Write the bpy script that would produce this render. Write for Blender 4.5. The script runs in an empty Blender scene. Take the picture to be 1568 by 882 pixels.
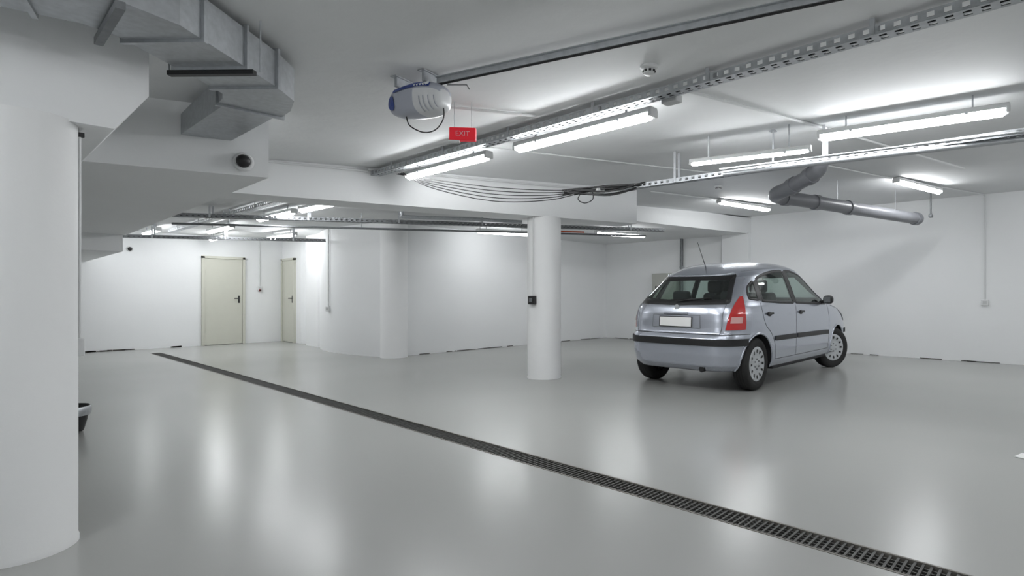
import bpy, bmesh, math, random
import numpy as np
from mathutils import Vector, Matrix
random.seed(3)
scene = bpy.context.scene
try:
    scene.view_settings.view_transform = 'Standard'
except Exception:
    pass

# ------------------------------------------------------------ materials
def new_mat(name):
    m = bpy.data.materials.new(name); m.use_nodes = True
    nt = m.node_tree
    return m, nt, nt.nodes['Principled BSDF']

def pmat(name, col, rough=0.5, metal=0.0, noise=0.0, nscale=8.0, bump=0.0, bscale=60.0, coat=0.0, spec=0.5, rvar=0.0, detail=5):
    m, nt, b = new_mat(name)
    b.inputs['Roughness'].default_value = rough
    b.inputs['Metallic'].default_value = metal
    b.inputs['Coat Weight'].default_value = coat
    b.inputs['Specular IOR Level'].default_value = spec
    tc = nt.nodes.new('ShaderNodeTexCoord')
    n = nt.nodes.new('ShaderNodeTexNoise'); n.inputs['Scale'].default_value = nscale
    n.inputs['Detail'].default_value = detail
    nt.links.new(tc.outputs['Object'], n.inputs['Vector'])
    r = nt.nodes.new('ShaderNodeValToRGB')
    r.color_ramp.elements[0].position = 0.2; r.color_ramp.elements[1].position = 0.8
    c0 = [max(0, c*(1-noise)) for c in col]; c1 = [min(1, c*(1+noise*0.5)) for c in col]
    r.color_ramp.elements[0].color = (*c0, 1); r.color_ramp.elements[1].color = (*c1, 1)
    nt.links.new(n.outputs['Fac'], r.inputs['Fac'])
    nt.links.new(r.outputs['Color'], b.inputs['Base Color'])
    if rvar:
        mr = nt.nodes.new('ShaderNodeMapRange')
        mr.inputs['To Min'].default_value = rough-rvar; mr.inputs['To Max'].default_value = rough+rvar
        nt.links.new(n.outputs['Fac'], mr.inputs['Value']); nt.links.new(mr.outputs['Result'], b.inputs['Roughness'])
    if bump:
        n2 = nt.nodes.new('ShaderNodeTexNoise'); n2.inputs['Scale'].default_value = bscale; n2.inputs['Detail'].default_value = 4
        nt.links.new(tc.outputs['Object'], n2.inputs['Vector'])
        bp = nt.nodes.new('ShaderNodeBump'); bp.inputs['Strength'].default_value = bump; bp.inputs['Distance'].default_value = 0.01
        nt.links.new(n2.outputs['Fac'], bp.inputs['Height']); nt.links.new(bp.outputs['Normal'], b.inputs['Normal'])
    return m

def emat(name, col, s):
    m, nt, b = new_mat(name)
    b.inputs['Base Color'].default_value = (*col, 1)
    b.inputs['Emission Color'].default_value = (*col, 1)
    b.inputs['Emission Strength'].default_value = s
    return m

M_wall = pmat('wall_paint', (.875, .888, .892), .6, noise=.025, nscale=1.2, bump=.10, bscale=25)
M_ceil = pmat('ceiling_plaster', (.775, .788, .79), .7, noise=.05, nscale=1.5, bump=.3, bscale=9)
M_col = pmat('column_paint', (.855, .863, .862), .5, noise=.02, nscale=3, bump=.08, bscale=30)
M_floor = pmat('floor_epoxy', (.392, .396, .383), .25, noise=.03, nscale=.6, rvar=.03, spec=.5, detail=1)
M_galv = pmat('galvanised', (.50, .52, .54), .42, metal=.75, noise=.18, nscale=30)
M_galvd = pmat('galvanised_dark', (.22, .23, .24), .5, metal=.6, noise=.2, nscale=30)
M_white = pmat('white_plastic', (.74, .75, .75), .4)
M_fix = pmat('fixture_grey', (.55, .56, .56), .5)
M_tube = emat('tube_diffuser', (.97, .985, 1.0), 45)
M_tubed = emat('tube_diffuser_rear', (.97, .985, 1.0), 33)
M_black = pmat('black_plastic', (.015, .015, .016), .45)
M_rubber = pmat('tyre_rubber', (.018, .018, .018), .75, noise=.2, nscale=20)
M_dark = pmat('dark_interior', (.03, .03, .033), .8)
M_seat = pmat('seat_fabric', (.05, .05, .055), .9, noise=.3, nscale=60)
M_pvc = pmat('grey_pvc', (.17, .175, .19), .35, noise=.06)
M_paint = pmat('silver_paint', (.52, .55, .62), .27, metal=.70, noise=.02, nscale=200, coat=.7)
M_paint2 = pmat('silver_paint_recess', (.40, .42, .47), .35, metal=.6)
M_hub = pmat('hubcap_silver', (.60, .62, .64), .35, metal=.5)
M_red = pmat('tail_lamp_red', (.55, .02, .02), .12, coat=1)
M_redp = pmat('lamp_clear', (.72, .42, .40), .12, coat=1)
M_plate = pmat('number_plate', (.92, .92, .91), .35)
M_door = pmat('door_paint', (.62, .62, .54), .45, noise=.02)
M_grate = pmat('grate_steel', (.10, .10, .095), .55, metal=.4, noise=.4, nscale=12)
M_pit = pmat('drain_pit', (.015, .015, .015), .9)
M_frame = pmat('grate_frame', (.20, .19, .17), .6, noise=.3, nscale=10)
M_orange = pmat('pipe_orange', (.6, .12, .05), .5)
M_redsign = emat('sign_red', (.72, .015, .03), .25)
M_redtext = pmat('sign_text_pale', (.80, .50, .52), .5)
M_redbox = pmat('red_plastic', (.35, .02, .02), .4)
M_blue = pmat('blue_plastic', (.02, .05, .25), .3)
M_lgrey = pmat('light_grey_plastic', (.40, .42, .48), .35)
M_opwhite = pmat('opener_lens', (.66, .67, .68), .3)
M_yellow = pmat('yellow_paint', (.7, .45, .05), .5)
M_scuff = pmat('scuff', (.12, .11, .10), .8, noise=.5, nscale=20)
M_cab = pmat('cabinet_grey', (.45, .46, .42), .5)

def glass_mat():
    m = bpy.data.materials.new('car_glass'); m.use_nodes = True
    nt = m.node_tree
    for n in list(nt.nodes): nt.nodes.remove(n)
    o = nt.nodes.new('ShaderNodeOutputMaterial')
    t = nt.nodes.new('ShaderNodeBsdfTransparent'); t.inputs['Color'].default_value = (.66, .75, .71, 1)
    g = nt.nodes.new('ShaderNodeBsdfGlossy'); g.inputs['Roughness'].default_value = .03
    g.inputs['Color'].default_value = (.9, .95, .93, 1)
    f = nt.nodes.new('ShaderNodeLayerWeight'); f.inputs['Blend'].default_value = .5
    p = nt.nodes.new('ShaderNodeMath'); p.operation = 'POWER'; p.inputs[1].default_value = 4
    q = nt.nodes.new('ShaderNodeMath'); q.operation = 'MULTIPLY_ADD'; q.inputs[1].default_value = .85; q.inputs[2].default_value = .07
    nt.links.new(f.outputs['Facing'], p.inputs[0]); nt.links.new(p.outputs[0], q.inputs[0])
    mx = nt.nodes.new('ShaderNodeMixShader')
    nt.links.new(q.outputs[0], mx.inputs[0]); nt.links.new(t.outputs[0], mx.inputs[1]); nt.links.new(g.outputs[0], mx.inputs[2])
    nt.links.new(mx.outputs[0], o.inputs[0])
    return m
M_glass = glass_mat()

# ------------------------------------------------------------ helpers
def empty(name, loc=(0, 0, 0), rz=0):
    e = bpy.data.objects.new(name, None); scene.collection.objects.link(e)
    e.location = loc; e.rotation_euler = (0, 0, rz); e.empty_display_size = .1
    return e

def mesh_obj(name, verts, faces, mats, parent=None, smooth=False, fm=None):
    me = bpy.data.meshes.new(name); me.from_pydata([tuple(v) for v in verts], [], [tuple(f) for f in faces])
    if not isinstance(mats, (list, tuple)): mats = [mats]
    for m in mats: me.materials.append(m)
    if fm is not None: me.polygons.foreach_set('material_index', fm)
    if smooth: me.polygons.foreach_set('use_smooth', [True]*len(me.polygons))
    me.update()
    o = bpy.data.objects.new(name, me); scene.collection.objects.link(o)
    if parent: o.parent = parent
    return o

def fixn(o):
    bm = bmesh.new(); bm.from_mesh(o.data); bmesh.ops.recalc_face_normals(bm, faces=bm.faces); bm.to_mesh(o.data); bm.free()
    return o

def box(name, c, s, mat, parent=None, rot=(0, 0, 0), bevel=0, seg=2):
    x, y, z = s[0]/2, s[1]/2, s[2]/2
    v = [(-x, -y, -z), (x, -y, -z), (x, y, -z), (-x, y, -z), (-x, -y, z), (x, -y, z), (x, y, z), (-x, y, z)]
    f = [(0, 3, 2, 1), (4, 5, 6, 7), (0, 1, 5, 4), (1, 2, 6, 5), (2, 3, 7, 6), (3, 0, 4, 7)]
    o = mesh_obj(name, v, f, mat, parent); o.location = c; o.rotation_euler = rot
    if bevel:
        b = o.modifiers.new('b', 'BEVEL'); b.width = bevel; b.segments = seg
        o.data.polygons.foreach_set('use_smooth', [True]*6)
        w = o.modifiers.new('w', 'WEIGHTED_NORMAL')
    return o

def prism(name, poly, z0, z1, mat, parent=None, smooth=False):
    n = len(poly)
    f0 = z0 if callable(z0) else (lambda x: z0)
    f1 = z1 if callable(z1) else (lambda x: z1)
    v = [(p[0], p[1], f0(p[0])) for p in poly]+[(p[0], p[1], f1(p[0])) for p in poly]
    f = [tuple(range(n))[::-1], tuple(range(n, 2*n))]+[(i, (i+1) % n, n+(i+1) % n, n+i) for i in range(n)]
    o = fixn(mesh_obj(name, v, f, mat, parent))
    if smooth:
        o.data.polygons.foreach_set('use_smooth', [len(p.vertices) == 4 for p in o.data.polygons])
        o.data.set_sharp_from_angle(angle=math.radians(32))
    return o

def sweep(name, pts, r, mat, parent=None, n=10, cap=True):
    pts = [Vector(p) for p in pts]; vs = []; fs = []
    up = None
    for i, p in enumerate(pts):
        if i == 0: t = pts[1]-p
        elif i == len(pts)-1: t = p-pts[i-1]
        else: t = (pts[i+1]-p).normalized()+(p-pts[i-1]).normalized()
        t.normalize()
        if up is None:
            up = Vector((0, 0, 1)) if abs(t.z) < .9 else Vector((1, 0, 0))
        up = (up - t*up.dot(t)).normalized(); sd = t.cross(up)
        rr = r[i] if isinstance(r, (list, tuple)) else r
        for k in range(n):
            a = 2*math.pi*k/n
            vs.append(p+up*math.cos(a)*rr+sd*math.sin(a)*rr)
    for i in range(len(pts)-1):
        for k in range(n):
            fs.append((i*n+k, i*n+(k+1) % n, (i+1)*n+(k+1) % n, (i+1)*n+k))
    if cap:
        fs.append(tuple(range(n))); fs.append(tuple(range((len(pts)-1)*n, len(pts)*n))[::-1])
    o = fixn(mesh_obj(name, vs, fs, mat, parent, smooth=True))
    o.data.set_sharp_from_angle(angle=math.radians(50))
    return o

def smooth_pts(pts, k=8):
    P = [Vector(p) for p in pts]; out = []
    for i in range(len(P)-1):
        p0 = P[max(i-1, 0)]; p1 = P[i]; p2 = P[i+1]; p3 = P[min(i+2, len(P)-1)]
        for j in range(k):
            t = j/k
            out.append(.5*((2*p1)+(p2-p0)*t+(2*p0-5*p1+4*p2-p3)*t*t+(3*p1-p0-3*p2+p3)*t**3))
    out.append(P[-1]); return out

def revolve(name, prof, mat, parent=None, n=48, axis='Z', loc=(0, 0, 0), rz=0, fm=None):
    vs = []; fs = []; m = len(prof)
    for k in range(n):
        a = 2*math.pi*k/n; c, s = math.cos(a), math.sin(a)
        for (r, h) in prof:
            vs.append((r*c, r*s, h) if axis == 'Z' else (r*c, h, r*s))
    for k in range(n):
        for i in range(m-1):
            a = k*m+i; b = ((k+1) % n)*m+i
            fs.append((a, b, b+1, a+1))
    o = mesh_obj(name, vs, fs, mat, parent, smooth=True)
    bm = bmesh.new(); bm.from_mesh(o.data); bmesh.ops.remove_doubles(bm, verts=bm.verts, dist=1e-5)
    bmesh.ops.recalc_face_normals(bm, faces=bm.faces); bm.to_mesh(o.data); bm.free()
    o.data.set_sharp_from_angle(angle=math.radians(45))
    o.location = loc; o.rotation_euler = (0, 0, rz)
    return o

def boxes_mesh(name, items, mat, parent=None):
    vs = []; fs = []
    for c, s, rz in items:
        b = len(vs); x, y, z = s[0]/2, s[1]/2, s[2]/2; ca, sa = math.cos(rz), math.sin(rz)
        for p in [(-x, -y, -z), (x, -y, -z), (x, y, -z), (-x, y, -z), (-x, -y, z), (x, -y, z), (x, y, z), (-x, y, z)]:
            vs.append((c[0]+p[0]*ca-p[1]*sa, c[1]+p[0]*sa+p[1]*ca, c[2]+p[2]))
        fs += [tuple(b+i for i in f) for f in [(0, 3, 2, 1), (4, 5, 6, 7), (0, 1, 5, 4), (1, 2, 6, 5), (2, 3, 7, 6), (3, 0, 4, 7)]]
    return mesh_obj(name, vs, fs, mat, parent)

def cz(x): return 2.39+.028*x
XR, YF, XL, YB = 10.95, 14.0, -1.8, -5.0
DX0, DX1 = 2.465, 2.635
dv = Vector((.948, -.317, 0))

# ------------------------------------------------------------ room shell
fl = boxes_mesh('floor', [(((XL-.2+DX0)/2, 4.5, -.1), (DX0-XL+.2, 19.6, .2), 0),
                          (((DX1+XR+.2)/2, 4.5, -.1), (XR+.2-DX1, 19.6, .2), 0),
                          ((2.55, -2.6, -.1), (.17, 5.2, .2), 0), ((2.55, 13.6, -.1), (.17, 1.3, .2), 0),
                          ((2.55, 6.5, -.19), (.17, 13, .02), 0)], M_floor)
prism('ceiling', [(XL-.2, YB-.2), (XR+.2, YB-.2), (XR+.2, YF+.2), (XL-.2, YF+.2)], cz, lambda x: cz(x)+.15, M_ceil)
box('wall_right', (XR+.1, 4.5, 1.4), (.2, 19.4, 2.8), M_wall)
box('wall_far', ((XL+XR)/2, YF+.1, 1.4), (XR-XL, .2, 2.8), M_wall)
box('wall_left', (XL-.1, 4.5, 1.4), (.2, 19.4, 2.8), M_wall)
box('wall_behind', ((XL+XR)/2, YB-.1, 1.4), (XR-XL, .2, 2.8), M_wall)

def fp(s, off=0):  # point on beam face line
    n = Vector((.317, .948, 0))
    return Vector((5.02, 5.16, 0))+dv*s+n*off
B0, B1 = fp(-7), fp(1.455)
b0, b1 = fp(-7, .45), fp(1.455, .45)
prism('ceiling_rear_slab', [(XL-.1, b0.y-.05), (b1.x, b1.y-.05), (6.9, 5.86), (XR+.1, 5.1), (XR+.1, YF+.1), (XL-.1, YF+.1)], 2.34, 2.66, M_ceil)
prism('beam_main', [B0[:2], B1[:2], b1[:2], b0[:2]], 2.09, 2.6, M_wall)
path = [(5.15, YF+.05), (5.15, 12.95), (5.22, 12.9), (5.22, 12.55), (5.05, 12.45), (5.05, 12.0), (5.0, 11.75)]
cv = smooth_pts([(5.02, 11.7, 0), (4.85, 11.2, 0), (4.78, 10.6, 0), (4.80, 10.0, 0), (4.88, 9.5, 0), (4.98, 9.05, 0)], 10)
path += [(p.x, p.y) for p in cv]+[(5.05, 9.0), (XR+.05, 9.0), (XR+.05, YF+.05)]
prism('wall_back', path, 0, 2.36, M_wall, smooth=True)
prism('beam_dropped_slab', [(1.55, 4.47), (1.70, 10.4), (XL, 10.4), (XL, 5.6)], 1.95, 2.45, M_wall)
prism('beam_low', [(1.66, 10.35), (1.72, 14.05), (XL, 14.05), (XL, 10.35)], 1.71, 2.4, M_wall)
pr = [(-1.9, 1.85), (.50, 1.85), (.625, 2.03), (.625, 2.44), (-1.9, 2.42)]
v = [(p[0], 3.30, p[1]) for p in pr]+[(p[0], 5.3, p[1]) for p in pr]
n = 5
fixn(mesh_obj('beam_column_head', v, [tuple(range(n)), tuple(range(n, 2*n))[::-1]]+[(i, (i+1) % n, n+(i+1) % n, n+i) for i in range(n)], M_wall))
box('trim_pilaster', (XR-.06, 5.42, 1.18), (.14, .6, 2.36), M_wall, bevel=.01)

def column(name, x, y, r, h, flare=0):
    prof = [(0, 0), (r+.004, 0), (r+.004, .02), (r, .03), (r, h-.02), (r, h), (0, h)]
    return revolve(name, prof, M_col, n=64, loc=(x, y, 0))
column('column', .205, 3.42, .185, 1.86)
column('column.001', 5.18, 5.31, .22, 2.10)
column('column.002', 5.12, 8.98, .225, 2.345)

sc = []
for i in range(40):
    y = random.uniform(-1, 8.8); sc.append(((XR-.003, y, .008), (.006, random.uniform(.03, .35), random.uniform(.006, .014)), 0))
for i in range(25):
    x = random.uniform(5.6, 10.8); sc.append(((x, 8.997, .008), (random.uniform(.03, .35), .006, random.uniform(.006, .014)), 0))
for i in range(12):
    x = random.uniform(1.4, 3.3); sc.append(((x, YF-.003, .012), (random.uniform(.03, .2), .006, random.uniform(.012, .03)), 0))
boxes_mesh('baseboard_scuffs', sc, M_scuff)

# ------------------------------------------------------------ floor drain
dr = empty('floor_drain')
it = []
y = .0
while y < 12.95:
    it.append(((2.55, y, -.010), (.146, .010, .016), 0)); y += .030
boxes_mesh('grate_bars', it, M_grate, dr)
boxes_mesh('grate_runners', [((2.55+o, 6.45, -.014), (.006, 12.9, .014), 0) for o in (-.045, -.015, .015, .045)], M_grate, dr)
boxes_mesh('grate_frame', [((DX0+.006, 6.45, -.01), (.012, 12.95, .024), 0), ((DX1-.006, 6.45, -.01), (.012, 12.95, .024), 0)], M_frame, dr)
boxes_mesh('drain_pit', [((2.55, 6.45, -.165), (.166, 12.9, .02), 0), ((DX0+.003, 6.45, -.09), (.004, 12.9, .14), 0), ((DX1-.003, 6.45, -.09), (.004, 12.9, .14), 0)], M_pit, dr)

# ------------------------------------------------------------ light fixtures
def fixture(p1, p2, ztop=None, mat=None, k_=1.0):
    p1 = Vector(p1); p2 = Vector(p2); c = (p1+p2)/2; L = (p2-p1).length
    rz = math.atan2(p2.y-p1.y, p2.x-p1.x)
    e = empty('fluorescent_light', c, rz)
    box('housing', (0, 0, .020), (L, .088*k_, .040), M_fix, e, bevel=.01)
    vs = []; fs = []; n = 5; l = L/2-.02
    ks = [(-l, .6), (-l+.02, .95), (l-.02, .95), (l, .6)]
    for x, s in ks:
        for k in range(n):
            a = math.pi*k/(n-1)
            vs.append((x, math.cos(a)*.042*s*k_, -math.sin(a)*.052*s*k_))
    for i in range(len(ks)-1):
        for k in range(n-1):
            fs.append((i*n+k, i*n+k+1, (i+1)*n+k+1, (i+1)*n+k))
    fs.append(tuple(range(n))); fs.append(tuple(range(3*n, 4*n)))
    fixn(mesh_obj('diffuser', vs, fs, mat or M_tube, e))
    for sx in (-1, 1):
        box('clip', (sx*L*.3, 0, .0), (.02, .096*k_, .02), M_galv, e)
        box('end_cap', (sx*(L/2-.012), 0, -.004), (.026, .09*k_, .05*k_), M_fix, e, bevel=.006)
    if ztop is not None and ztop-c.z > .05:
        for sx in (-1, 1):
            h = ztop-c.z-.04
            box('hanger', (sx*L*.33, 0, .04+h/2), (.012, .012, h), M_galv, e)
    return e
Z1 = 2.345
fixture((3.20, 5.34, Z1), (3.20, 3.98, Z1), cz(3.2))
fixture((3.20, 3.62, Z1), (3.20, 2.20, Z1), cz(3.2))
fixture((4.70, 1.62, 2.39), (4.88, .37, 2.39), cz(4.8))
fixture((4.46, 2.68, 2.285), (4.68, 1.66, 2.285), cz(4.6), k_=.5)
fixture((8.1, 1.80, cz(8.7)-.06), (9.4, 1.52, cz(8.7)-.06))
fixture((8.07, 4.32, cz(8.7)-.06), (9.43, 4.08, cz(8.7)-.06))
for a, b in [((3.12, 9.4), (3.15, 8.15)), ((3.16, 7.95), (3.18, 6.85)), ((3.15, 12.0), (3.15, 10.7)), ((2.45, 13.3), (2.45, 12.2)),
             ((4.3, 12.4), (4.35, 11.2)), ((6.3, 8.2), (7.3, 7.85)), ((7.9, 6.75), (9.0, 6.4)), ((3.6, 13.6), (3.6, 12.6))]:
    fixture((*a, 2.24), (*b, 2.24), 2.34, mat=M_tubed)
for a, b in [((.9, -1.2), (2.2, -1.2)), ((3.3, -.6), (3.3, -1.9)), ((6.6, -1.0), (7.9, -1.2)), ((8.6, -1.9), (9.9, -2.0)), ((-.9, 1.2), (-.9, 2.4))]:
    fixture((*a, 2.36 if a[0] < 4 else 2.5), (*b, 2.36 if a[0] < 4 else 2.5), cz(a[0]) if a[0] < 4 else cz(a[0]))

# ------------------------------------------------------------ perforated cable trays
def tray(name, p1, p2, w=.10, h=.045, pitch=.07, hangers=0, ztop=None, mat=None, dens=.35):
    p1 = Vector(p1); p2 = Vector(p2); c = (p1+p2)/2; L = (p2-p1).length
    e = empty(name, c, math.atan2(p2.y-p1.y, p2.x-p1.x))
    e.rotation_euler[1] = -math.atan2(p2.z-p1.z, (p2-p1).xy.length)
    it = []
    for sy in (-1, 1):
        it.append(((0, sy*w/2, .006), (L, .003, .012), 0)); it.append(((0, sy*w/2, h-.006), (L, .003, .012), 0))
        it.append(((0, sy*w*.40, .0015), (L, w*.2, .003), 0))
    it.append(((0, 0, .0015), (L, w*.16, .003), 0))
    x = -L/2+pitch/2
    while x < L/2:
        for sy in (-1, 1):
            it.append(((x, sy*w/2, h/2), (pitch*.55, .003, h-.024), 0))
        it.append(((x, 0, .0015), (pitch*.5, w*.9, .0032), 0))
        x += pitch
    boxes_mesh('perforated_channel', it, mat or M_galv, e)
    sweep('cable_a', [(-L/2, -.02, .015), (L/2, -.02, .015)], .010, M_black, e, n=6)
    sweep('cable_b', [(-L/2, .015, .013), (L/2, .015, .013)], .009, M_black, e, n=6)
    if hangers:
        for k in range(hangers):
            x = -L/2+L*(k+.5)/hangers
            hz = (ztop-c.z)
            box('hanger', (x, w/2+.004, hz/2), (.025, .006, hz), M_galv, e)
            box('hanger_far', (x, -w/2-.004, hz/2), (.025, .006, hz), M_galv, e)
    return e
tray('cable_tray', (3.09, 5.85, 2.39), (3.09, -.6, 2.39), .09, .05, hangers=7, ztop=2.475)
tray('cable_tray', (4.78, 3.75, 2.21), (5.02, -.5, 2.21), .08, .045, hangers=3, ztop=2.52)
tray('cable_tray', (1.9, 9.45, 2.16), (8.2, 5.45, 2.18), .12, .05, hangers=6, ztop=2.34, mat=M_galvd)
tray('cable_tray', (2.78, 12.9, 2.26), (2.78, 6.4, 2.26), .10, .05, hangers=5, ztop=2.34)
tray('cable_tray', (1.85, 12.2, 2.05), (4.7, 10.7, 2.08), .12, .05, hangers=3, ztop=2.34, mat=M_galvd)

g = empty('steel_pipe')
sweep('run', [(4.66, 2.45, 2.19), (5.12, -.5, 2.19)], .020, M_galv, g)
sweep('run_b', [(4.60, 2.45, 2.225), (5.04, -.5, 2.225)], .010, M_galv, g)
for t in (.15, .8):
    x = 4.66+.46*t; yy = 2.45-2.95*t
    box('clamp', (x, yy, (2.2+cz(x)-.01)/2), (.012, .012, cz(x)-2.21), M_galv, g)
    box('clamp_foot', (x, yy, cz(x)-.010), (.05, .05, .008), M_galv, g)
g = empty('rear_pipe')
sweep('run', smooth_pts([(4.35, 7.4, 2.33), (4.35, 7.4, 2.25), (4.42, 7.36, 2.22), (5.2, 6.85, 2.22), (5.9, 6.55, 2.22)], 5), .028, M_galv, g)
sweep('run_b', [(2.1, 9.7, 2.10), (8.1, 5.75, 2.12)], .016, M_galvd, g)
for t in (.1, .35, .6, .9): sweep('hanger', [(2.1+6*t, 9.7-3.95*t, 2.1), (2.1+6*t, 9.7-3.95*t, 2.34)], .006, M_galv, g, n=6)
g = empty('orange_pipe')
sweep('run', [(6.35, 6.52, 2.12), (6.95, 6.18, 2.12)], .012, M_orange, g)

def conduit(pts, r=.010, m=None):
    return sweep('conduit', pts, r, m or M_white, n=8)
def cpt(x, y, d=.016): return (x, y, cz(x)-d)
conduit([cpt(2.28, 3.45), cpt(2.95, 3.12)], .011)
conduit([cpt(3.25, 2.0), cpt(5.0, 1.62)], .012)
conduit([cpt(5.1, 1.6), cpt(8.0, 1.05)], .012)
conduit([cpt(3.2, 4.2), cpt(6.0, 3.3)], .008)
conduit([(1.75, 6.22, 2.42), (3.0, 5.80, 2.43)], .012)
conduit([(3.0, 5.80, 2.45), (6.1, 4.77, 2.50)], .012)
conduit([cpt(6.4, 2.2), cpt(8.1, 1.85)], .010)
conduit([cpt(9.45, 1.5), cpt(10.9, 1.15)], .010)
conduit([cpt(6.6, 4.6), cpt(8.05, 4.33)], .010)

# ------------------------------------------------------------ grey drain pipe
g = empty('drain_pipe')
main = smooth_pts([(6.13, 2.08, 2.52), (6.13, 2.10, 2.44), (6.22, 2.22, 2.39), (6.42, 2.56, 2.315), (6.50, 2.71, 2.295), (6.62, 2.77, 2.285), (6.8, 2.73, 2.28), (7.3, 2.57, 2.275), (9.75, 1.86, 2.24)], 8)
sweep('pipe', main, .084, M_pvc, g, n=24)
def collar(p, d, r=.097, l=.08):
    p = Vector(p); d = Vector(d).normalized()
    sweep('collar', [p-d*l/2, p+d*l/2], r, M_pvc, g, n=24)
dd = (2.45, -.71, -.035)
for t in (.02, .30, .97): collar(Vector((7.3, 2.57, 2.275))+Vector(dd)*t, dd)
collar((6.37, 2.47, 2.335), (.3, .5, -.10)); collar((6.22, 2.22, 2.39), (.2, .3, -.07))
collar((6.80, 2.73, 2.28), (1, -.3, 0))
for t in (.2, .75):
    q = Vector((7.3, 2.57, 2.275))+Vector(dd)*t
    box('hanger', (q.x, q.y, (q.z+cz(q.x))/2), (.015, .003, cz(q.x)-q.z), M_galv, g)

# ------------------------------------------------------------ ventilation duct
def rect_sweep(name, pts, w, z0s, z1s, mat, parent):
    P = [Vector((p[0], p[1], 0)) for p in pts]; vs = []; fs = []
    for i, p in enumerate(P):
        a = (P[i]-P[i-1]).normalized() if i else (P[1]-P[0]).normalized()
        b = (P[i+1]-P[i]).normalized() if i < len(P)-1 else a
        t = (a+b).normalized(); nrm = Vector((-t.y, t.x, 0)); k = w/2/max(.5, a.dot(t))
        l = p+nrm*k; r = p-nrm*k
        vs += [(l.x, l.y, z0s[i]), (r.x, r.y, z0s[i]), (r.x, r.y, z1s[i]), (l.x, l.y, z1s[i])]
    for i in range(len(P)-1):
        for k in range(4): fs.append((i*4+k, i*4+(k+1) % 4, (i+1)*4+(k+1) % 4, (i+1)*4+k))
    m = (len(P)-1)*4
    fs += [(0, 1, 2, 3), (m+3, m+2, m+1, m)]
    return fixn(mesh_obj(name, vs, fs, mat, parent))
du = empty('ventilation_duct', (-.06, -.13, 0))
dpts = [(-1.65, 3.02), (.0, 3.06), (.22, 3.03), (.42, 2.98), (.60, 3.03), (.72, 3.13), (1.10, 3.45), (1.20, 3.56), (1.24, 3.70), (1.25, 3.85)]
nn = len(dpts)
rect_sweep('duct_run', dpts, .34, [2.19]*nn, [2.375]*nn, M_galv, du)
rect_sweep('duct_outlet', [(1.25, 3.85), (1.25, 4.05), (1.25, 4.75)], .28, [2.19, 2.19, 2.19], [2.375, 2.37, 2.33], M_galv, du)
def flange(a, b, t, w=.37, th=.02, mat=M_galv):
    a = Vector(a); b = Vector(b); p = a+(b-a)*t; rz = math.atan2(b.y-a.y, b.x-a.x)
    box('flange', (p.x, p.y, 2.283), (th, w, .215), mat, du, rot=(0, 0, rz))
flange((-1.75, 3.02), (0, 3.06), .98); flange((.60, 3.03), (.72, 3.13), .6); flange((.72, 3.13), (1.10, 3.45), .45, th=.012)
flange((.72, 3.13), (1.10, 3.45), .98); flange((1.25, 3.8), (1.25, 4), .2); flange((.22, 3.03), (.42, 2.98), .1); flange((-1.75, 3.02), (0, 3.06), .6)
q = Vector((.90, 3.28)); box('support_bar', (q.x, q.y, 2.165), (.03, .42, .022), M_black, du, rot=(0, 0, math.radians(40)))
box('support_bar_b', (.48, 3.02, 2.165), (.03, .46, .03), M_galvd, du)
for p in [(.77, 3.46), (1.05, 3.09)]: sweep('rod', [(p[0], p[1], 2.165), (p[0], p[1], 2.41)], .004, M_galv, du, n=6)

# ------------------------------------------------------------ garage door opener
op = empty('garage_door_opener', (1.93, 3.08, 2.29), math.radians(-75.0))
prof = [(-.21, .035, .04), (-.19, .075, .07), (-.13, .10, .088), (-.04, .115, .095), (.05, .12, .10), (.13, .115, .095), (.18, .09, .08), (.205, .05, .05)]
vs = []; fs = []; N = 20
for (x, hw, hh) in prof:
    for k in range(N):
        a = 2*math.pi*k/N; c = math.cos(a); s = math.sin(a)
        vs.append((x, math.copysign(abs(c)**.7, c)*hw, math.copysign(abs(s)**.75, s)*hh))
for i in range(len(prof)-1):
    for k in range(N): fs.append((i*N+k, i*N+(k+1) % N, (i+1)*N+(k+1) % N, (i+1)*N+k))
fs += [tuple(range(N)), tuple(range((len(prof)-1)*N, len(prof)*N))]
fmi = []
for i in range(len(prof)-1):
    for k in range(N):
        zz = math.sin(2*math.pi*(k+.5)/N)
        fmi.append(1 if (i >= 4 and zz < .3) else 0)
fmi += [0, 1]
o = fixn(mesh_obj('motor_housing', vs, fs, [M_lgrey, M_opwhite], op, smooth=True, fm=fmi))
s_ = o.modifiers.new('s', 'SUBSURF'); s_.levels = 2; s_.render_levels = 2
def hous(x, ang, off=0):
    X = [p[0] for p in prof]; hw = np.interp(x, X, [p[1] for p in prof]); hh = np.interp(x, X, [p[2] for p in prof])
    c, s = math.cos(ang), math.sin(ang)
    return (x, math.copysign(abs(c)**.7, c)*(hw*.985+off), math.copysign(abs(s)**.75, s)*(hh*.985+off))
for (nm, x0, x1, a0, a1) in (('blue_stripe', -.13, .16, 135, 158),):
    vs = []; fs = []
    for i in range(25):
        for j in range(5):
            vs.append(hous(x0+(x1-x0)*i/24, math.radians(a0+(a1-a0)*j/4), .004))
    vs = [(x, -abs(y), z) for x, y, z in vs]
    for i in range(24):
        for j in range(4): fs.append((i*5+j, i*5+j+1, (i+1)*5+j+1, (i+1)*5+j))
    mesh_obj(nm, vs, fs, M_blue, op, smooth=True)
vs = [hous(-.145, math.radians(180+12), .005)]; vs = [(x, -abs(y), z) for x, y, z in vs]
for k in range(24):
    a = 2*math.pi*k/24
    p = hous(-.145+.035*math.cos(a), math.radians(180+12)-.42*math.sin(a), .004); vs.append((p[0], -abs(p[1]), p[2]))
mesh_obj('blue_button', vs, [(0, 1+k, 1+(k+1) % 24) for k in range(24)], M_blue, op)
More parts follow.
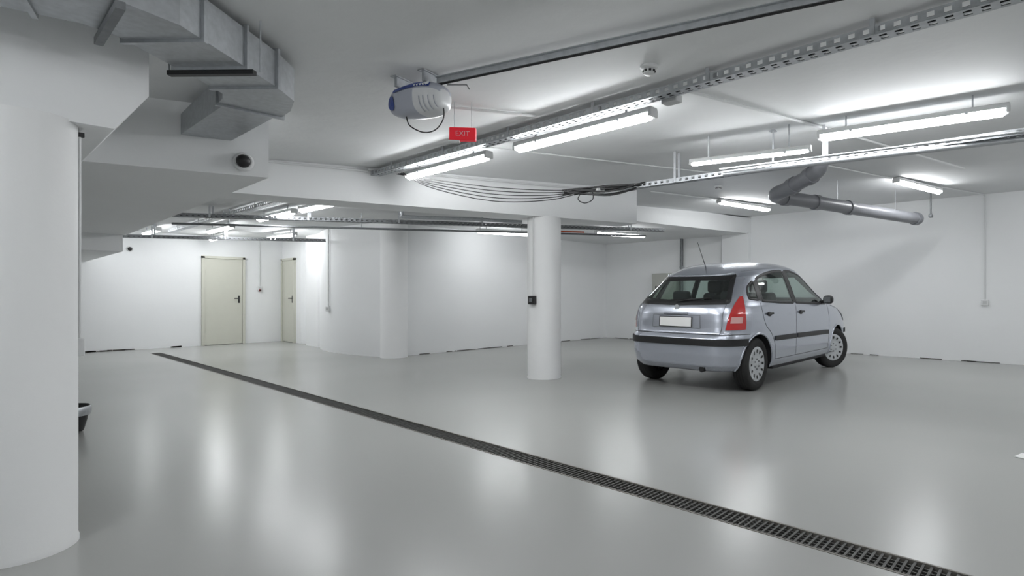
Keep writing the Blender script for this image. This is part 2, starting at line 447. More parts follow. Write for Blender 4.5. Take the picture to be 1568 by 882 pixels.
for k in range(5): box('vent', (.06+k*.022, -.1, .062), (.010, .03, .012), M_white, op, rot=(math.radians(35), 0, 0))
for k in range(4):  # lens ribs
    x = .10+k*.028; vs = []
    for j in range(9):
        a = math.radians(184+j*8); p = hous(x, a, .003); vs.append((x-.003, -abs(p[1]), p[2])); vs.append((x+.003, -abs(p[1]), p[2]))
    mesh_obj('lens_rib', vs, [(2*j, 2*j+1, 2*j+3, 2*j+2) for j in range(8)], M_lgrey, op)
for xx in (-.12, .1):
    box('ceiling_bracket', (xx, 0, .122), (.02, .16, .066), M_galv, op)
    box('bracket_foot', (xx, 0, .148), (.05, .2, .006), M_galv, op)
box('rail', (1.75, 0, .10), (3.2, .035, .03), M_galv, op)
box('rail_lip', (1.75, -.026, .118), (3.2, .02, .004), M_galv, op)
box('rail_slot', (1.75, 0, .083), (3.2, .014, .006), M_black, op)
sweep('chain', [(.15, -.012, .075), (3.3, -.012, .075)], .004, M_black, op, n=6)
sweep('pull_cord', [(.2, .02, .08), (.34, .03, .06), (.36, .03, .03)], .003, M_galvd, op, n=6)
sweep('power_cable', smooth_pts([(-.08, -.03, -.09), (-.05, -.03, -.15), (.05, -.02, -.20), (.14, -.01, -.19), (.19, 0, -.12), (.18, 0, -.02)], 8), .004, M_black, op, n=6)

# ------------------------------------------------------------ exit sign
es = empty('exit_sign', (2.40, 3.28, 2.225), math.radians(-42))
box('sign_body', (0, 0, 0), (.185, .05, .092), M_redsign, es, bevel=.008)
box('sign_lamp', (-.06, -.005, -.052), (.08, .05, .012), M_white, es, bevel=.003)
fc = bpy.data.curves.new('sign_text', 'FONT'); fc.body = 'EXIT'; fc.size = .048; fc.extrude = .001; fc.align_x = 'CENTER'; fc.align_y = 'CENTER'
fc.materials.append(M_redtext)
to = bpy.data.objects.new('sign_text', fc); scene.collection.objects.link(to); to.parent = es; to.location = (0, -.027, 0); to.rotation_euler = (math.pi/2, 0, 0)
sweep('hanger', [(-.06, 0, .045), (-.06, 0, .232)], .002, M_galv, es, n=6); sweep('hanger_b', [(.06, 0, .045), (.06, 0, .232)], .002, M_galv, es, n=6)

def detector(x, y, z, name='smoke_detector'):
    e = empty(name, (x, y, z))
    revolve('base', [(0, 0), (.055, 0), (.055, -.012), (.045, -.02), (.035, -.022), (.033, -.045), (.02, -.055), (0, -.055)], M_white, e, n=32)
    for k in range(8):
        a = k*math.pi/4
        box('slot', (.036*math.cos(a), .036*math.sin(a), -.033), (.006, .014, .012), M_black, e, rot=(0, 0, a))
detector(2.78, 1.95, cz(2.78)+.001); detector(7.0, 3.75, cz(7.0)+.001)

def cctv(loc, rz, s=1.0):
    e = empty('security_camera', loc, rz)   # local -y faces the room
    revolve('mount', [(0, 0), (.06*s, 0), (.06*s, -.015*s), (.05*s, -.03*s), (0, -.03*s)], M_white, e, n=32, axis='Y')
    revolve('dome', [(.042*s, -.03*s), (.04*s, -.05*s), (.028*s, -.066*s), (0, -.075*s)], M_black, e, n=32, axis='Y')
cctv((1.40, 4.515, 2.045), math.radians(-18.6), 1.1)
cctv((2.35, YF, 1.98), 0, .9)

jb = empty('cable_bundle')
box('junction_box', (4.55, 3.86, 2.20), (.10, .16, .08), M_fix, jb, rot=(0, 0, -.3), bevel=.01)
box('junction_box_b', (3.2, 2.06, 2.40), (.08, .12, .05), M_fix, jb, bevel=.008)
for k in range(5):
    j = k*.024; r = random.uniform
    sweep('swag_cable', smooth_pts([(3.14, 5.45-.03*k, 2.37), (3.3, 5.05, 2.285-j*.9), (3.75, 4.62, 2.215-j*1.5), (4.2, 4.25, 2.20-j*1.1), (4.5, 3.98, 2.215-j*.3), (4.8, 3.6+r(-.05, .05), 2.225)], 8), .0045, M_black, jb, n=6)
for k in range(10):
    r = random.uniform
    a = Vector((4.32+r(-.08, .08), 4.10+r(-.1, .1), 2.20+r(-.05, .03))); b = Vector((4.80+r(-.05, .05), 3.50+r(-.15, .1), 2.235+r(-.02, .03)))
    m = (a+b)/2+Vector((r(-.06, .06), r(-.06, .06), r(-.08, .04)))
    sweep('loose_cable', smooth_pts([a, m, b], 8), .009, M_black, jb, n=6)
sweep('cable_loop', smooth_pts([(4.42, 3.95, 2.19), (4.38, 3.98, 2.10), (4.44, 3.94, 2.06), (4.50, 3.88, 2.10), (4.50, 3.88, 2.19)], 8), .005, M_black, jb, n=6)

def door(name, c, w, h, rz, hs):
    e = empty(name, c, rz)
    box('frame_l', (-w/2-.025, -.02, h/2+.02), (.05, .07, h+.04), M_door, e); box('frame_r', (w/2+.025, -.02, h/2+.02), (.05, .07, h+.04), M_door, e)
    box('frame_top', (0, -.02, h+.025), (w+.1, .07, .05), M_door, e)
    box('leaf', (0, -.012, h/2+.005), (w-.006, .04, h-.01), M_door, e, bevel=.003)
    box('lock_plate', (hs*(w/2-.07), -.036, .98), (.03, .008, .16), M_black, e)
    sweep('handle', [(hs*(w/2-.07), -.03, 1.0), (hs*(w/2-.07), -.08, 1.0), (hs*(w/2-.17), -.08, 1.0)], .011, M_black, e)
    for z in (.3, h-.3): sweep('hinge', [(-hs*(w/2), -.045, z-.04), (-hs*(w/2), -.045, z+.04)], .009, M_door, e)
door('door_1', (3.95, YF, 0), .72, 1.86, 0, 1)
door('door_2', (5.15, 13.58, 0), .62, 1.86, math.radians(-90), 1)

def drop(name, x, y, z0, z1, nx, ny, col=M_white, dot=True):
    e = empty(name, (x, y, 0))
    sweep('conduit', [(nx*.012, ny*.012, z0), (nx*.012, ny*.012, z1)], .012, col, e, n=8)
    a = math.atan2(ny, nx)+math.pi/2
    box('box', (nx*.022, ny*.022, z0-.03), (.10, .045, .10), col, e, rot=(0, 0, a), bevel=.01)
    if dot: box('face', (nx*.046, ny*.046, z0-.03), (.055, .006, .055), M_fix, e, rot=(0, 0, a), bevel=.002)
drop('wall_socket', XR, 1.15, .99, cz(XR)-.003, -1, 0)
drop('wall_socket', 4.78, 10.74, .85, 2.34, -1, -.2)
drop('wall_socket', 4.66, YF, 1.25, 2.34, 0, -1)
e = empty('fire_alarm_button', (4.66, YF, 1.18)); box('body', (0, -.03, 0), (.045, .05, .045), M_redbox, e, bevel=.006); box('glass', (0, -.057, 0), (.032, .006, .032), M_black, e)
cs = empty('column_socket', (5.18, 5.31, 0))
a = math.radians(180+8); nx, ny = math.cos(a), math.sin(a)
sweep('conduit', [(nx*.232, ny*.232, 1.08), (nx*.232, ny*.232, 2.09)], .010, M_white, cs, n=8)
box('socket', (nx*.25, ny*.25, 1.02), (.10, .06, .11), M_black, cs, rot=(0, 0, a+math.pi/2), bevel=.01)
box('cover', (nx*.283, ny*.283, 1.02), (.05, .006, .05), M_galvd, cs, rot=(0, 0, a+math.pi/2), bevel=.003)
e = empty('electrical_cabinet', (XR, 7.15, 0)); box('body', (-.09, 0, 1.23), (.18, .65, .68), M_cab, e, bevel=.008); box('door_panel', (-.185, 0, 1.23), (.012, .58, .6), M_cab, e, bevel=.004); box('latch', (-.195, .2, 1.25), (.015, .03, .06), M_black, e)
g = empty('wall_pipe'); sweep('riser', [(XR-.06, 6.75, 0), (XR-.06, 6.75, 2.34)], .035, M_galvd, g, n=14)
for z in (.6, 1.7): box('clamp', (XR-.035, 6.75, z), (.07, .09, .03), M_galv, g)
g = empty('hanging_valve', (9.9, 1.72, 0)); sweep('stem', [(0, 0, 2.30), (0, 0, cz(9.9))], .012, M_galvd, g, n=8)
box('body', (0, 0, 2.29), (.09, .05, .05), M_galvd, g, bevel=.01); sweep('lever', [(-.05, 0, 2.32), (.07, 0, 2.34)], .007, M_galvd, g, n=8)
g = empty('column_conduit'); a = math.radians(-3)
nx, ny = math.cos(a), math.sin(a)
sweep('conduit', [(.205+nx*.19, 3.42+ny*.19, .86), (.205+nx*.19, 3.42+ny*.19, 1.85)], .005, M_white, g, n=8)
box('clip', (.205+nx*.195, 3.42+ny*.195, 1.82), (.02, .02, .02), M_black, g)
box('socket', (.205+nx*.19, 3.42+ny*.19, .86), (.03, .05, .08), M_white, g, bevel=.005)
g = empty('yellow_bollard', (.72, 6.9, 0)); revolve('post', [(0, 0), (.07, 0), (.07, .01), (.035, .012), (.035, .60), (.025, .62), (0, .62)], M_yellow, g, n=24)
g = empty('mop_bucket', (.63, 6.0, 0))
revolve('tub', [(0, .02), (.09, .02), (.11, .10), (.125, .20), (.13, .20), (.125, .215), (.11, .20), (.08, .04), (0, .04)], M_black, g, n=32)
revolve('rim', [(.127, .14), (.135, .17), (.135, .20), (.127, .21)], M_galv, g, n=32)
for k in range(4):
    a = k*math.pi/2+.4; revolve('caster', [(0, -.01), (.02, -.01), (.02, .01), (0, .01)], M_rubber, g, n=16, axis='Y', loc=(.08*math.cos(a), .08*math.sin(a), .02))
mesh_obj('paper_scrap', [(4.72, .26, .003), (4.80, .22, .003), (4.84, .30, .015), (4.74, .34, .004)], [(0, 1, 2, 3)], M_plate)

# ============================================================ CAR
car = empty('car', (5.485, 3.514, 0)); car.scale = (1, .945, 1)
XM = 2.0
T = np.array([
 (.17, .22, 3.85, .74, 5.0), (.235, .10, 3.96, .79, 5.2), (.30, .03, 4.04, .82, 5.6), (.42, .0, 4.10, .832, 5.8), (.60, .0, 4.10, .835, 5.8),
 (.63, .02, 4.08, .835, 5.8), (.66, .045, 4.05, .835, 5.8), (.72, .055, 4.01, .836, 5.8), (.80, .06, 3.93, .834, 5.8), (.88, .07, 3.76, .828, 5.6),
 (.95, .09, 3.44, .815, 5.4), (1.0, .12, 3.22, .795, 5.0), (1.10, .195, 2.99, .758, 4.8), (1.25, .315, 2.72, .70, 4.6), (1.36, .42, 2.48, .65, 4.4), (1.42, .51, 2.30, .61, 4.2), (1.5, .7, 2.1, .5, 4.2)])
zz = np.linspace(.17, 1.5, 600)
ker = np.hanning(17); ker /= ker.sum()
TT = []
for c in range(1, 5):
    vv = np.interp(zz, T[:, 0], T[:, c]); p = np.pad(vv, 8, mode='reflect', reflect_type='odd')
    TT.append(np.convolve(p, ker, 'valid'))
def par(z): return [float(np.interp(z, zz, t)) for t in TT]
WX = 1.78
def warp(x, z):
    k = min(1, max(0, (z-1.0)/.42)); k = k*k*(3-2*k)
    d = (x-WX)/1.05
    return z+k*(.012-(.066 if d < 0 else .10)*d*d)
def F(x, z):
    xr, xf, w, n = par(z)
    a = (XM-xr) if x < XM else (xf-XM)
    d = min(1, abs(x-XM)/a)
    return w*(1-d**n)**(1/n)
_oc = {}
def outline(z):
    k = round(z, 4)
    if k in _oc: return _oc[k]
    xr, xf, w, n = par(z)
    t = np.linspace(0, math.pi/2, 500)
    cx = np.cos(t)**(2/n); sy = np.sin(t)**(2/n)
    xa = XM-(XM-xr)*cx; ya = w*sy
    xb = (XM+(xf-XM)*cx)[::-1]; yb = (w*sy)[::-1]
    X = np.concatenate([xa, xb[1:]]); Y = np.concatenate([ya, yb[1:]])
    s = np.concatenate([[0], np.cumsum(np.hypot(np.diff(X), np.diff(Y)))])
    _oc[k] = (X, Y, s); return _oc[k]
def S(s, z, off=0, front=False):
    X, Y, A = outline(z); sg = 1 if s >= 0 else -1; q = abs(s)
    if front: q = A[-1]-q
    e = .01
    x = np.interp(q, A, X); y = np.interp(q, A, Y)
    q0, q1 = max(0, q-e), min(A[-1], q+e)
    tx = np.interp(q1, A, X)-np.interp(q0, A, X); ty = np.interp(q1, A, Y)-np.interp(q0, A, Y)
    if q < e: tx, ty = 0, 1
    if q > A[-1]-e: tx, ty = 0, -1
    l = math.hypot(tx, ty)+1e-9; nx, ny = -ty/l, tx/l
    x += nx*off; y += ny*off
    return (float(x), float(y*sg), warp(float(x), z))
def Q(x, z, off=0, side=1):
    return (x, side*(F(x, z)+off), warp(x, z))

def resample(c, n):
    c = np.array(c, float); s = np.concatenate([[0], np.cumsum(np.hypot(*np.diff(c, axis=0).T))]); q = np.linspace(0, s[-1], n)
    return np.stack([np.interp(q, s, c[:, 0]), np.interp(q, s, c[:, 1])], 1)
def smooth2(c, k=6):
    return [(p.x, p.y) for p in smooth_pts([(a, b, 0) for a, b in c], k)]
def patch(name, cA, cB, fmap, mat, nu=40, nv=20, off=.004):
    A = resample(cA, nu); B = resample(cB, nu); vs = []; fs = []
    for i in range(nu):
        for j in range(nv):
            t = j/(nv-1); p = A[i]*(1-t)+B[i]*t; vs.append(fmap(p[0], p[1], off))
    for i in range(nu-1):
        for j in range(nv-1): fs.append((i*nv+j, i*nv+j+1, (i+1)*nv+j+1, (i+1)*nv+j))
    return mesh_obj(name, vs, fs, mat, car, smooth=True)
def loop_of(cA, cB, n=40):
    A = resample(cA, n); B = resample(cB, n)
    return [tuple(p) for p in A]+[tuple(p) for p in B[::-1]]
def ribbon(name, pts, w, fmap, mat, off=.006, closed=False, per=.03):
    pts = [p for i, p in enumerate(pts) if i == 0 or math.dist(p, pts[i-1]) > 1e-4]
    if closed and math.dist(pts[0], pts[-1]) < 1e-4: pts = pts[:-1]
    if closed: pts = pts+[pts[0]]
    L = sum(math.dist(a, b) for a, b in zip(pts, pts[1:]))
    P = resample(pts, max(4, int(L/per)+1))
    if closed: P = P[:-1]
    n = len(P); vs = []; fs = []
    for i in range(n):
        a = P[(i-1) % n] if (closed or i) else P[0]; b = P[(i+1) % n] if (closed or i < n-1) else P[-1]
        t = b-a; t = t/(np.hypot(*t)+1e-9); nn_ = np.array([-t[1], t[0]])*w/2
        vs += [fmap(*(P[i]+nn_), off*.4), fmap(*(P[i]+nn_*.8), off), fmap(*(P[i]-nn_*.8), off), fmap(*(P[i]-nn_), off*.4)]
    for i in range(n if closed else n-1):
        j = (i+1) % n
        for k in range(3): fs.append((i*4+k, i*4+k+1, j*4+k+1, j*4+k))
    return mesh_obj(name, vs, fs, mat, car, smooth=True)

W_front = ([(1.73, .99), (2.2, .975), (2.80, .965)], smooth2([(1.72, 1.385), (1.95, 1.385), (2.22, 1.33), (2.52, 1.15), (2.80, .985)]))
W_rear = ([(.78, 1.02), (1.2, 1.0), (1.63, .99)], smooth2([(.86, 1.31), (1.0, 1.345), (1.3, 1.375), (1.62, 1.385)]))
W_quart = ([(.53, 1.05), (.69, 1.03)], smooth2([(.55, 1.11), (.63, 1.22), (.77, 1.29)]))
W_back = ([(-.63, 1.015), (0, 1.0), (.63, 1.015)], [(-.535, 1.375), (0, 1.385), (.535, 1.375)])
W_shield = ([(-.66, 1.03), (.66, 1.03)], [(-.50, 1.38), (.50, 1.38)])

def inpoly(px, pz, poly):
    c = False; n = len(poly); j = n-1
    for i in range(n):
        xi, yi = poly[i]; xj, yj = poly[j]
        if (yi > pz) != (yj > pz) and px < (xj-xi)*(pz-yi)/(yj-yi)+xi: c = not c
        j = i
    return c
RA, FA, WR = .60, 3.30, .30
holes_side = [loop_of(*w) for w in (W_front, W_rear, W_quart)]
hb = loop_of(*W_back); hs_ = loop_of(*W_shield)
NU = 330
zs = list(np.concatenate([np.arange(.235, 1.42, .0125), [1.42]]))
verts = []; meta = []
for z in zs:
    X, Y, A = outline(z); L = A[-1]; q = np.linspace(0, L, NU)
    xs = np.interp(q, A, X); ys = np.interp(q, A, Y)
    for i in range(NU):
        verts.append((xs[i], ys[i], warp(xs[i], z))); meta.append((xs[i], z, q[i], L-q[i]))
    for i in range(NU-2, 0, -1):
        verts.append((xs[i], -ys[i], warp(xs[i], z))); meta.append((xs[i], z, -q[i], -(L-q[i])))
R = 2*NU-2
faces = []
def keep(m, y):
    x, z, s, sf = m
    if z < .72 and abs(y) > .45:
        for ax in (RA, FA):
            if (x-ax)**2+(z-.31)**2 < .335**2: return False
    if z > .95:
        for k, h in enumerate(holes_side):
            if abs(y) > .4 and abs(s) > .66 and inpoly(x, z, h): return False
        if x < .8 and inpoly(s, z, hb): return False
        if x > 2.0 and inpoly(sf, z, hs_): return False
    return True
for j in range(len(zs)-1):
    for i in range(R):
        a, b, c, d = j*R+i, j*R+(i+1) % R, (j+1)*R+(i+1) % R, (j+1)*R+i
        m = tuple((meta[a][k]+meta[c][k])/2 for k in range(4))
        if i in (0, R-1): m = (m[0], m[1], 0.001, m[3])
        y = (verts[a][1]+verts[c][1])/2
        if keep(m, y): faces.append((a, b, c, d))
base = (len(zs)-1)*R; prev = [base+i for i in range(R)]
xc = 1.42; K = 22
for k in range(1, K+1):
    s = 1-k/K
    if k == K:
        verts.append((xc, 0, warp(xc, 1.42)+.092)); ci = len(verts)-1
        for i in range(R): faces.append((prev[i], prev[(i+1) % R], ci))
        break
    cur = []
    for i in range(R):
        x0, y0, _ = verts[base+i]; x = xc+(x0-xc)*s; y = y0*s
        verts.append((x, y, warp(x, 1.42)+.092*(1-s**4))); cur.append(len(verts)-1)
    for i in range(R): faces.append((prev[i], prev[(i+1) % R], cur[(i+1) % R], cur[i]))
    prev = cur
body = mesh_obj('body_shell', verts, faces, [M_paint, M_dark], car, smooth=True)
bm = bmesh.new(); bm.from_mesh(body.data)
loose = [v for v in bm.verts if not v.link_faces]; bmesh.ops.delete(bm, geom=loose, context='VERTS')
bmesh.ops.recalc_face_normals(bm, faces=bm.faces)
bm.faces.ensure_lookup_table()
top = max(bm.faces, key=lambda f: f.calc_center_median().z)
if top.normal.z < 0: bmesh.ops.reverse_faces(bm, faces=bm.faces)
bm.to_mesh(body.data); bm.free()
so = body.modifiers.new('s', 'SOLIDIFY'); so.thickness = .018; so.offset = -1; so.material_offset = 1; so.material_offset_rim = 1

under = []
for t in np.linspace(0, 2*math.pi, 60, endpoint=False):
    under.append((2.05+1.75*math.copysign(abs(math.cos(t))**.4, math.cos(t)), .64*math.copysign(abs(math.sin(t))**.4, math.sin(t))))
prism('underbody', under, .235, .32, M_dark, car)
box('sill_r', (1.95, -.73, .235), (1.85, .12, .07), M_dark, car, bevel=.02); box('sill_l', (1.95, .73, .235), (1.85, .12, .07), M_dark, car, bevel=.02)

for side in (1, -1):
    f = lambda x, z, o, s=side: Q(x, z, o, s)
    for nm, w, sw in (('window_front', W_front, .032), ('window_rear', W_rear, .032), ('window_quarter', W_quart, .026)):
        patch(nm, w[0], w[1], f, M_glass, 30, 14, .003)
        ribbon(nm+'_seal', loop_of(*w), sw, f, M_black, .006, True, .02)
    patch('b_pillar_black', [(1.64, .99), (1.64, 1.385)], [(1.72, .99), (1.72, 1.385)], f, M_black, 20, 6, .0055)
    patch('c_pillar_black', [(.70, 1.03), (.78, 1.28)], [(.775, 1.02), (.855, 1.31)], f, M_black, 20, 6, .0055)
    patch('rub_strip', [(1.00, .545), (1.63, .54)], [(1.00, .60), (1.63, .60)], f, M_black, 20, 5, .014)
    patch('rub_strip_front', [(1.68, .54), (2.86, .53)], [(1.68, .60), (2.86, .59)], f, M_black, 30, 5, .014)
    for nm, pl in (('seam_b', [(1.68, .96), (1.66, .8), (1.655, .33)]), ('seam_front', [(2.86, .95), (2.90, .75), (2.89, .5), (2.86, .33)]),
                   ('seam_rear', smooth2([(.71, 1.01), (.70, .88), (.76, .74), (.90, .64), (1.0, .5), (1.03, .33)])), ('seam_sill', [(1.03, .325), (2.86, .325)]),
                   ('seam_hood', smooth2([(3.05, .935), (3.4, .88), (3.65, .82)]))):
        ribbon(nm, pl, .007, f, M_black, .0015, False, .03)
    for ax, nm in ((RA, 'arch_rear'), (FA, 'arch_front')):
        pts = []
        for k in range(41):
            a = math.radians(-22+224*k/40); x = ax+.338*math.cos(a); z = .31+.338*math.sin(a)
            if z > .245: pts.append(Q(x, z, -.002, side))
        sweep(nm, pts, .013, M_paint, car, n=10)
        vs = []; fs = []; n = 32
        for k in range(n):
            a = 2*math.pi*k/n
            x, z = ax+.35*math.cos(a), max(.24, .31+.35*math.sin(a))
            vs += [(x, side*.44, z), (x, side*min(.80, F(x, max(z, .24))-.012), z)]
        for k in range(n): fs.append((2*k, 2*k+1, 2*((k+1) % n)+1, 2*((k+1) % n)))
        mesh_obj('wheel_well', vs, fs, M_dark, car)
    for hx, nm in ((.80, 'handle_rear'), (1.76, 'handle_front')):
        t = np.linspace(0, math.pi, 20)
        patch(nm+'_recess', [(hx+.06-.06*math.cos(a), .865-.028*math.sin(a)) for a in t], [(hx+.06-.06*math.cos(a), .865+.028*math.sin(a)) for a in t], f, M_black, 20, 6, .003)
        box(nm, (hx+.065, side*(F(hx+.06, .87)+.018), .872), (.15, .022, .026), M_black, car, bevel=.009, seg=3)
    sg = side
    sweep('mirror_arm', [(2.66, sg*.77, .985), (2.66, sg*.88, .995)], .022, M_black, car)
    vs = []; fs = []; n = 20; secs = [(-.0, .70), (.02, .95), (.06, 1.0), (.10, .85), (.13, .45)]
    for dx, sc_ in secs:
        for k in range(n):
            a = 2*math.pi*k/n; c, s = math.cos(a), math.sin(a)
            vs.append((2.62+dx, sg*.90+math.copysign(abs(c)**.7, c)*.070*sc_, 1.02+math.copysign(abs(s)**.7, s)*.060*sc_))
    for i in range(4):
        for k in range(n): fs.append((i*n+k, i*n+(k+1) % n, (i+1)*n+(k+1) % n, (i+1)*n+k))
    fs += [tuple(range(n)), tuple(range(4*n, 5*n))]
    fixn(mesh_obj('mirror_shell', vs, fs, M_black, car, smooth=True))
    box('mirror_glass', (2.618, sg*.90, 1.02), (.004, .095, .08), M_galvd, car, bevel=.001)
    g_ = lambda s, z, o, sd=side: S(s*sd, z, o)
    lA = smooth2([(.64, .70), (.66, .80), (.70, .95), (.745, 1.08)]); lB = smooth2([(.90, .705), (.905, .80), (.87, .95), (.785, 1.09)])
    patch('tail_lamp', lA, lB, g_, M_red, 30, 16, .010)
    ribbon('tail_lamp_seal', loop_of(lA, lB), .010, g_, M_paint2, .006, True, .02)
    patch('tail_lamp_clear', [(.69, .775), (.70, .845)], [(.845, .775), (.85, .845)], g_, M_redp, 10, 10, .013)
    h_ = lambda s, z, o, sd=side: S(s*sd, z, o, True)
    patch('head_lamp', [(.45, .66), (.45, .78)], [(.95, .70), (1.0, .87)], h_, M_hub, 16, 20, .008)
    ribbon('hatch_seam', smooth2([(.62, .99), (.60, .85), (.60, .72), (.58, .655)]), .006, g_, M_black, .002)

rr_ = lambda s, z, o: S(s, z, o)
ff_ = lambda s, z, o: S(s, z, o, True)
patch('rear_window', W_back[0], W_back[1], rr_, M_glass, 60, 20, .003)
ribbon('rear_window_seal', loop_of(*W_back, 60), .065, rr_, M_black, .006, True, .02)
patch('windshield', W_shield[0], W_shield[1], ff_, M_glass, 60, 20, .003)
ribbon('windshield_seal', loop_of(*W_shield, 60), .04, ff_, M_black, .006, True, .02)
ribbon('bumper_seam', [(-1.0, .65), (1.0, .65)], .007, rr_, M_black, .003)
patch('bumper_strip', [(-.98, .525), (.98, .525)], [(-.98, .603), (.98, .603)], rr_, M_black, 90, 6, .018)
patch('bumper_strip_front', [(-.98, .50), (.98, .50)], [(-.98, .57), (.98, .57)], ff_, M_black, 90, 6, .018)
patch('grille', [(-.45, .30), (.45, .30)], [(-.5, .44), (.5, .44)], ff_, M_black, 40, 6, .005)
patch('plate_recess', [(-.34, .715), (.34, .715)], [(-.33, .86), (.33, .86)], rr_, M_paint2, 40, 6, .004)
ribbon('plate_recess_edge', loop_of([(-.34, .715), (.34, .715)], [(-.33, .86), (.33, .86)], 30), .007, rr_, M_galvd, .006, True, .02)
patch('plate_border', [(-.235, .722), (.235, .722)], [(-.235, .842), (.235, .842)], rr_, M_black, 20, 4, .010)
patch('number_plate', [(-.222, .731), (.222, .731)], [(-.222, .833), (.222, .833)], rr_, M_plate, 20, 4, .014)
box('hatch_handle', (S(0, .88, .012)[0], 0, .88), (.03, .34, .026), M_paint, car, bevel=.01)
p0 = S(0, .945, .006); revolve('badge', [(0, .006), (.03, .004), (.034, 0), (0, 0)], M_hub, car, n=24, axis='Y', loc=p0, rz=math.radians(-90))
sweep('rear_wiper', [S(.02, 1.01, .02), S(-.10, 1.03, .024), S(-.38, 1.06, .022)], .008, M_black, car, n=8)
sweep('wiper_blade', [S(.12, 1.035, .014), S(-.42, 1.055, .014)], .006, M_black, car, n=6)
sweep('spoiler_lip', [S(s, 1.405, .010) for s in np.linspace(-.52, .52, 30)], .012, M_paint, car, n=10)
for sg in (1, -1):
    sweep('roof_channel', [(x, sg*(F(x, 1.41)-.01), warp(x, 1.41)+.006) for x in np.linspace(.72, 2.15, 24)], .004, M_galvd, car, n=6)
az = warp(.76, 1.42)+.05
sweep('antenna', [(.76, 0, az), (.67, 0, az+.13), (.55, 0, az+.31)], [.006, .004, .003], M_black, car, n=8)
revolve('antenna_base', [(.035, -.02), (.03, .008), (.015, .02), (0, .022)], M_black, car, n=20, loc=(.77, 0, az-.01))
sweep('exhaust', [(.09, -.36, .262), (.35, -.36, .27)], .030, M_galvd, car, n=18)
sweep('exhaust_tip', [(.05, -.36, .26), (.11, -.36, .263)], .034, M_black, car, n=18)
patch('front_plate', [(-.22, .585), (.22, .585)], [(-.22, .65), (.22, .65)], ff_, M_plate, 20, 4, .014)

inr = empty('interior'); inr.parent = car
box('floor_tub', (1.7, 0, .36), (2.6, 1.3, .12), M_dark, inr, bevel=.03)
box('parcel_shelf', (.45, 0, .95), (.40, 1.2, .03), M_dark, inr, bevel=.01)
for yy in (-.33, .33):
    box('front_seat_cushion', (1.95, yy, .52), (.5, .46, .18), M_seat, inr, bevel=.05, seg=4)
    box('front_seat_back', (1.68, yy, .83), (.13, .44, .58), M_seat, inr, rot=(0, math.radians(-12), 0), bevel=.05, seg=4)
    box('front_headrest', (1.58, yy, 1.20), (.09, .25, .17), M_seat, inr, bevel=.04, seg=4)
    sweep('headrest_post', [(1.6, yy, 1.05), (1.58, yy, 1.18)], .02, M_galvd, inr, n=8)
box('rear_seat_cushion', (1.10, 0, .52), (.5, 1.2, .18), M_seat, inr, bevel=.05, seg=4)
box('rear_seat_back', (.80, 0, .78), (.13, 1.2, .50), M_seat, inr, rot=(0, math.radians(-12), 0), bevel=.05, seg=4)
for yy in (-.36, .36): box('rear_headrest', (.74, yy, 1.07), (.08, .26, .13), M_seat, inr, bevel=.035, seg=4)
box('dashboard', (2.78, 0, .88), (.40, 1.25, .20), M_dark, inr, bevel=.06, seg=4)
st = []
for k in range(33):
    a = 2*math.pi*k/32; st.append((2.42-.07*math.sin(a)*1, .33+.18*math.cos(a), .93+.17*math.sin(a)))
sweep('steering_wheel', st, .014, M_black, inr, n=8)
sweep('steering_column', [(2.42, .33, .93), (2.65, .33, .86)], .03, M_black, inr, n=8)
box('rear_view_mirror', (2.20, 0, 1.30), (.03, .22, .06), M_black, inr, bevel=.01)

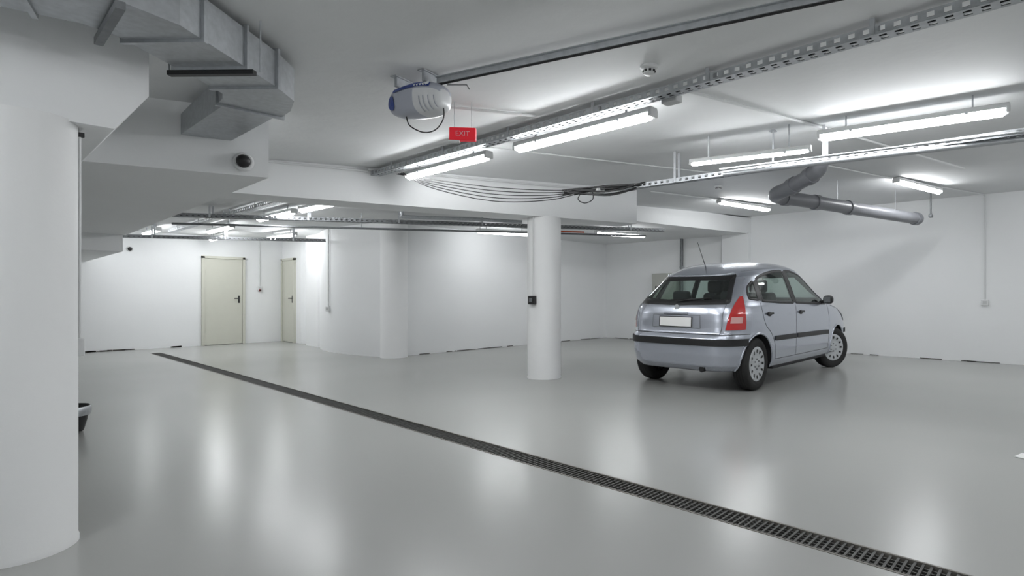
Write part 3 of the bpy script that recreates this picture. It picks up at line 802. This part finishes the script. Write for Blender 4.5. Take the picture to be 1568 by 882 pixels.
def wheel(x, side, steer=0):
    e = empty('wheel'); e.parent = car; e.location = (x, side*.70, WR)
    e.rotation_euler = (0, 0, steer + (0 if side < 0 else math.pi))
    ty = [(.19, .085), (.215, .092), (.26, .095), (.288, .085), (.299, .065), (.301, .0), (.299, -.065), (.288, -.085), (.26, -.095), (.222, -.092), (.198, -.082), (.19, -.06)]
    revolve('tyre', ty, M_rubber, e, n=64, axis='Y')
    for hh in (-.035, 0, .035):
        revolve('tread_groove', [(.3018, hh-.004), (.3022, hh), (.3018, hh+.004)], M_pit, e, n=64, axis='Y')
    revolve('rim', [(.19, .06), (.18, 0), (.185, -.07), (.197, -.080)], M_galvd, e, n=48, axis='Y')
    hub = [(0, -.085), (.025, -.088), (.045, -.082), (.07, -.078), (.12, -.080), (.16, -.086), (.185, -.088), (.198, -.084), (.20, -.075)]
    revolve('hubcap', hub, M_hub, e, n=64, axis='Y')
    for k in range(12):
        a = 2*math.pi*k/12
        vs = []
        for (r, w) in ((.125, .008), (.138, .012), (.158, .014), (.166, .010)):
            for sg in (-1, 1): vs.append((r*math.cos(a)-sg*w*math.sin(a), -.0895 if r > .14 else -.0855, r*math.sin(a)+sg*w*math.cos(a)))
        mesh_obj('hub_slot', vs, [(0, 1, 3, 2), (2, 3, 5, 4), (4, 5, 7, 6)], M_black, e)
    for k in range(6):
        a = 2*math.pi*(k+.5)/6; revolve('bolt', [(0, -.092), (.008, -.090), (.009, -.078)], M_galvd, e, n=10, axis='Y', loc=(.055*math.cos(a), 0, .055*math.sin(a)))
    revolve('disc', [(0, 0), (.18, 0)], M_dark, e, n=32, axis='Y')
wheel(RA, -1); wheel(RA, 1)
wheel(FA, -1, math.radians(-26)); wheel(FA, 1, math.radians(-26))

# ------------------------------------------------------------ world + camera
w = bpy.data.worlds.new('world'); scene.world = w; w.use_nodes = True
w.node_tree.nodes['Background'].inputs[0].default_value = (.8, .85, .9, 1)
w.node_tree.nodes['Background'].inputs[1].default_value = .0
cam = bpy.data.cameras.new('camera'); co = bpy.data.objects.new('camera', cam); scene.collection.objects.link(co)
co.location = (0, 0, 1.1); co.rotation_euler = (math.pi/2, 0, math.radians(-48.73))
cam.sensor_width = 36; cam.lens = 860/1568*36; cam.shift_x = (784-900)/1568; cam.shift_y = (450-441)/1568
cam.clip_start = .02
scene.camera = co
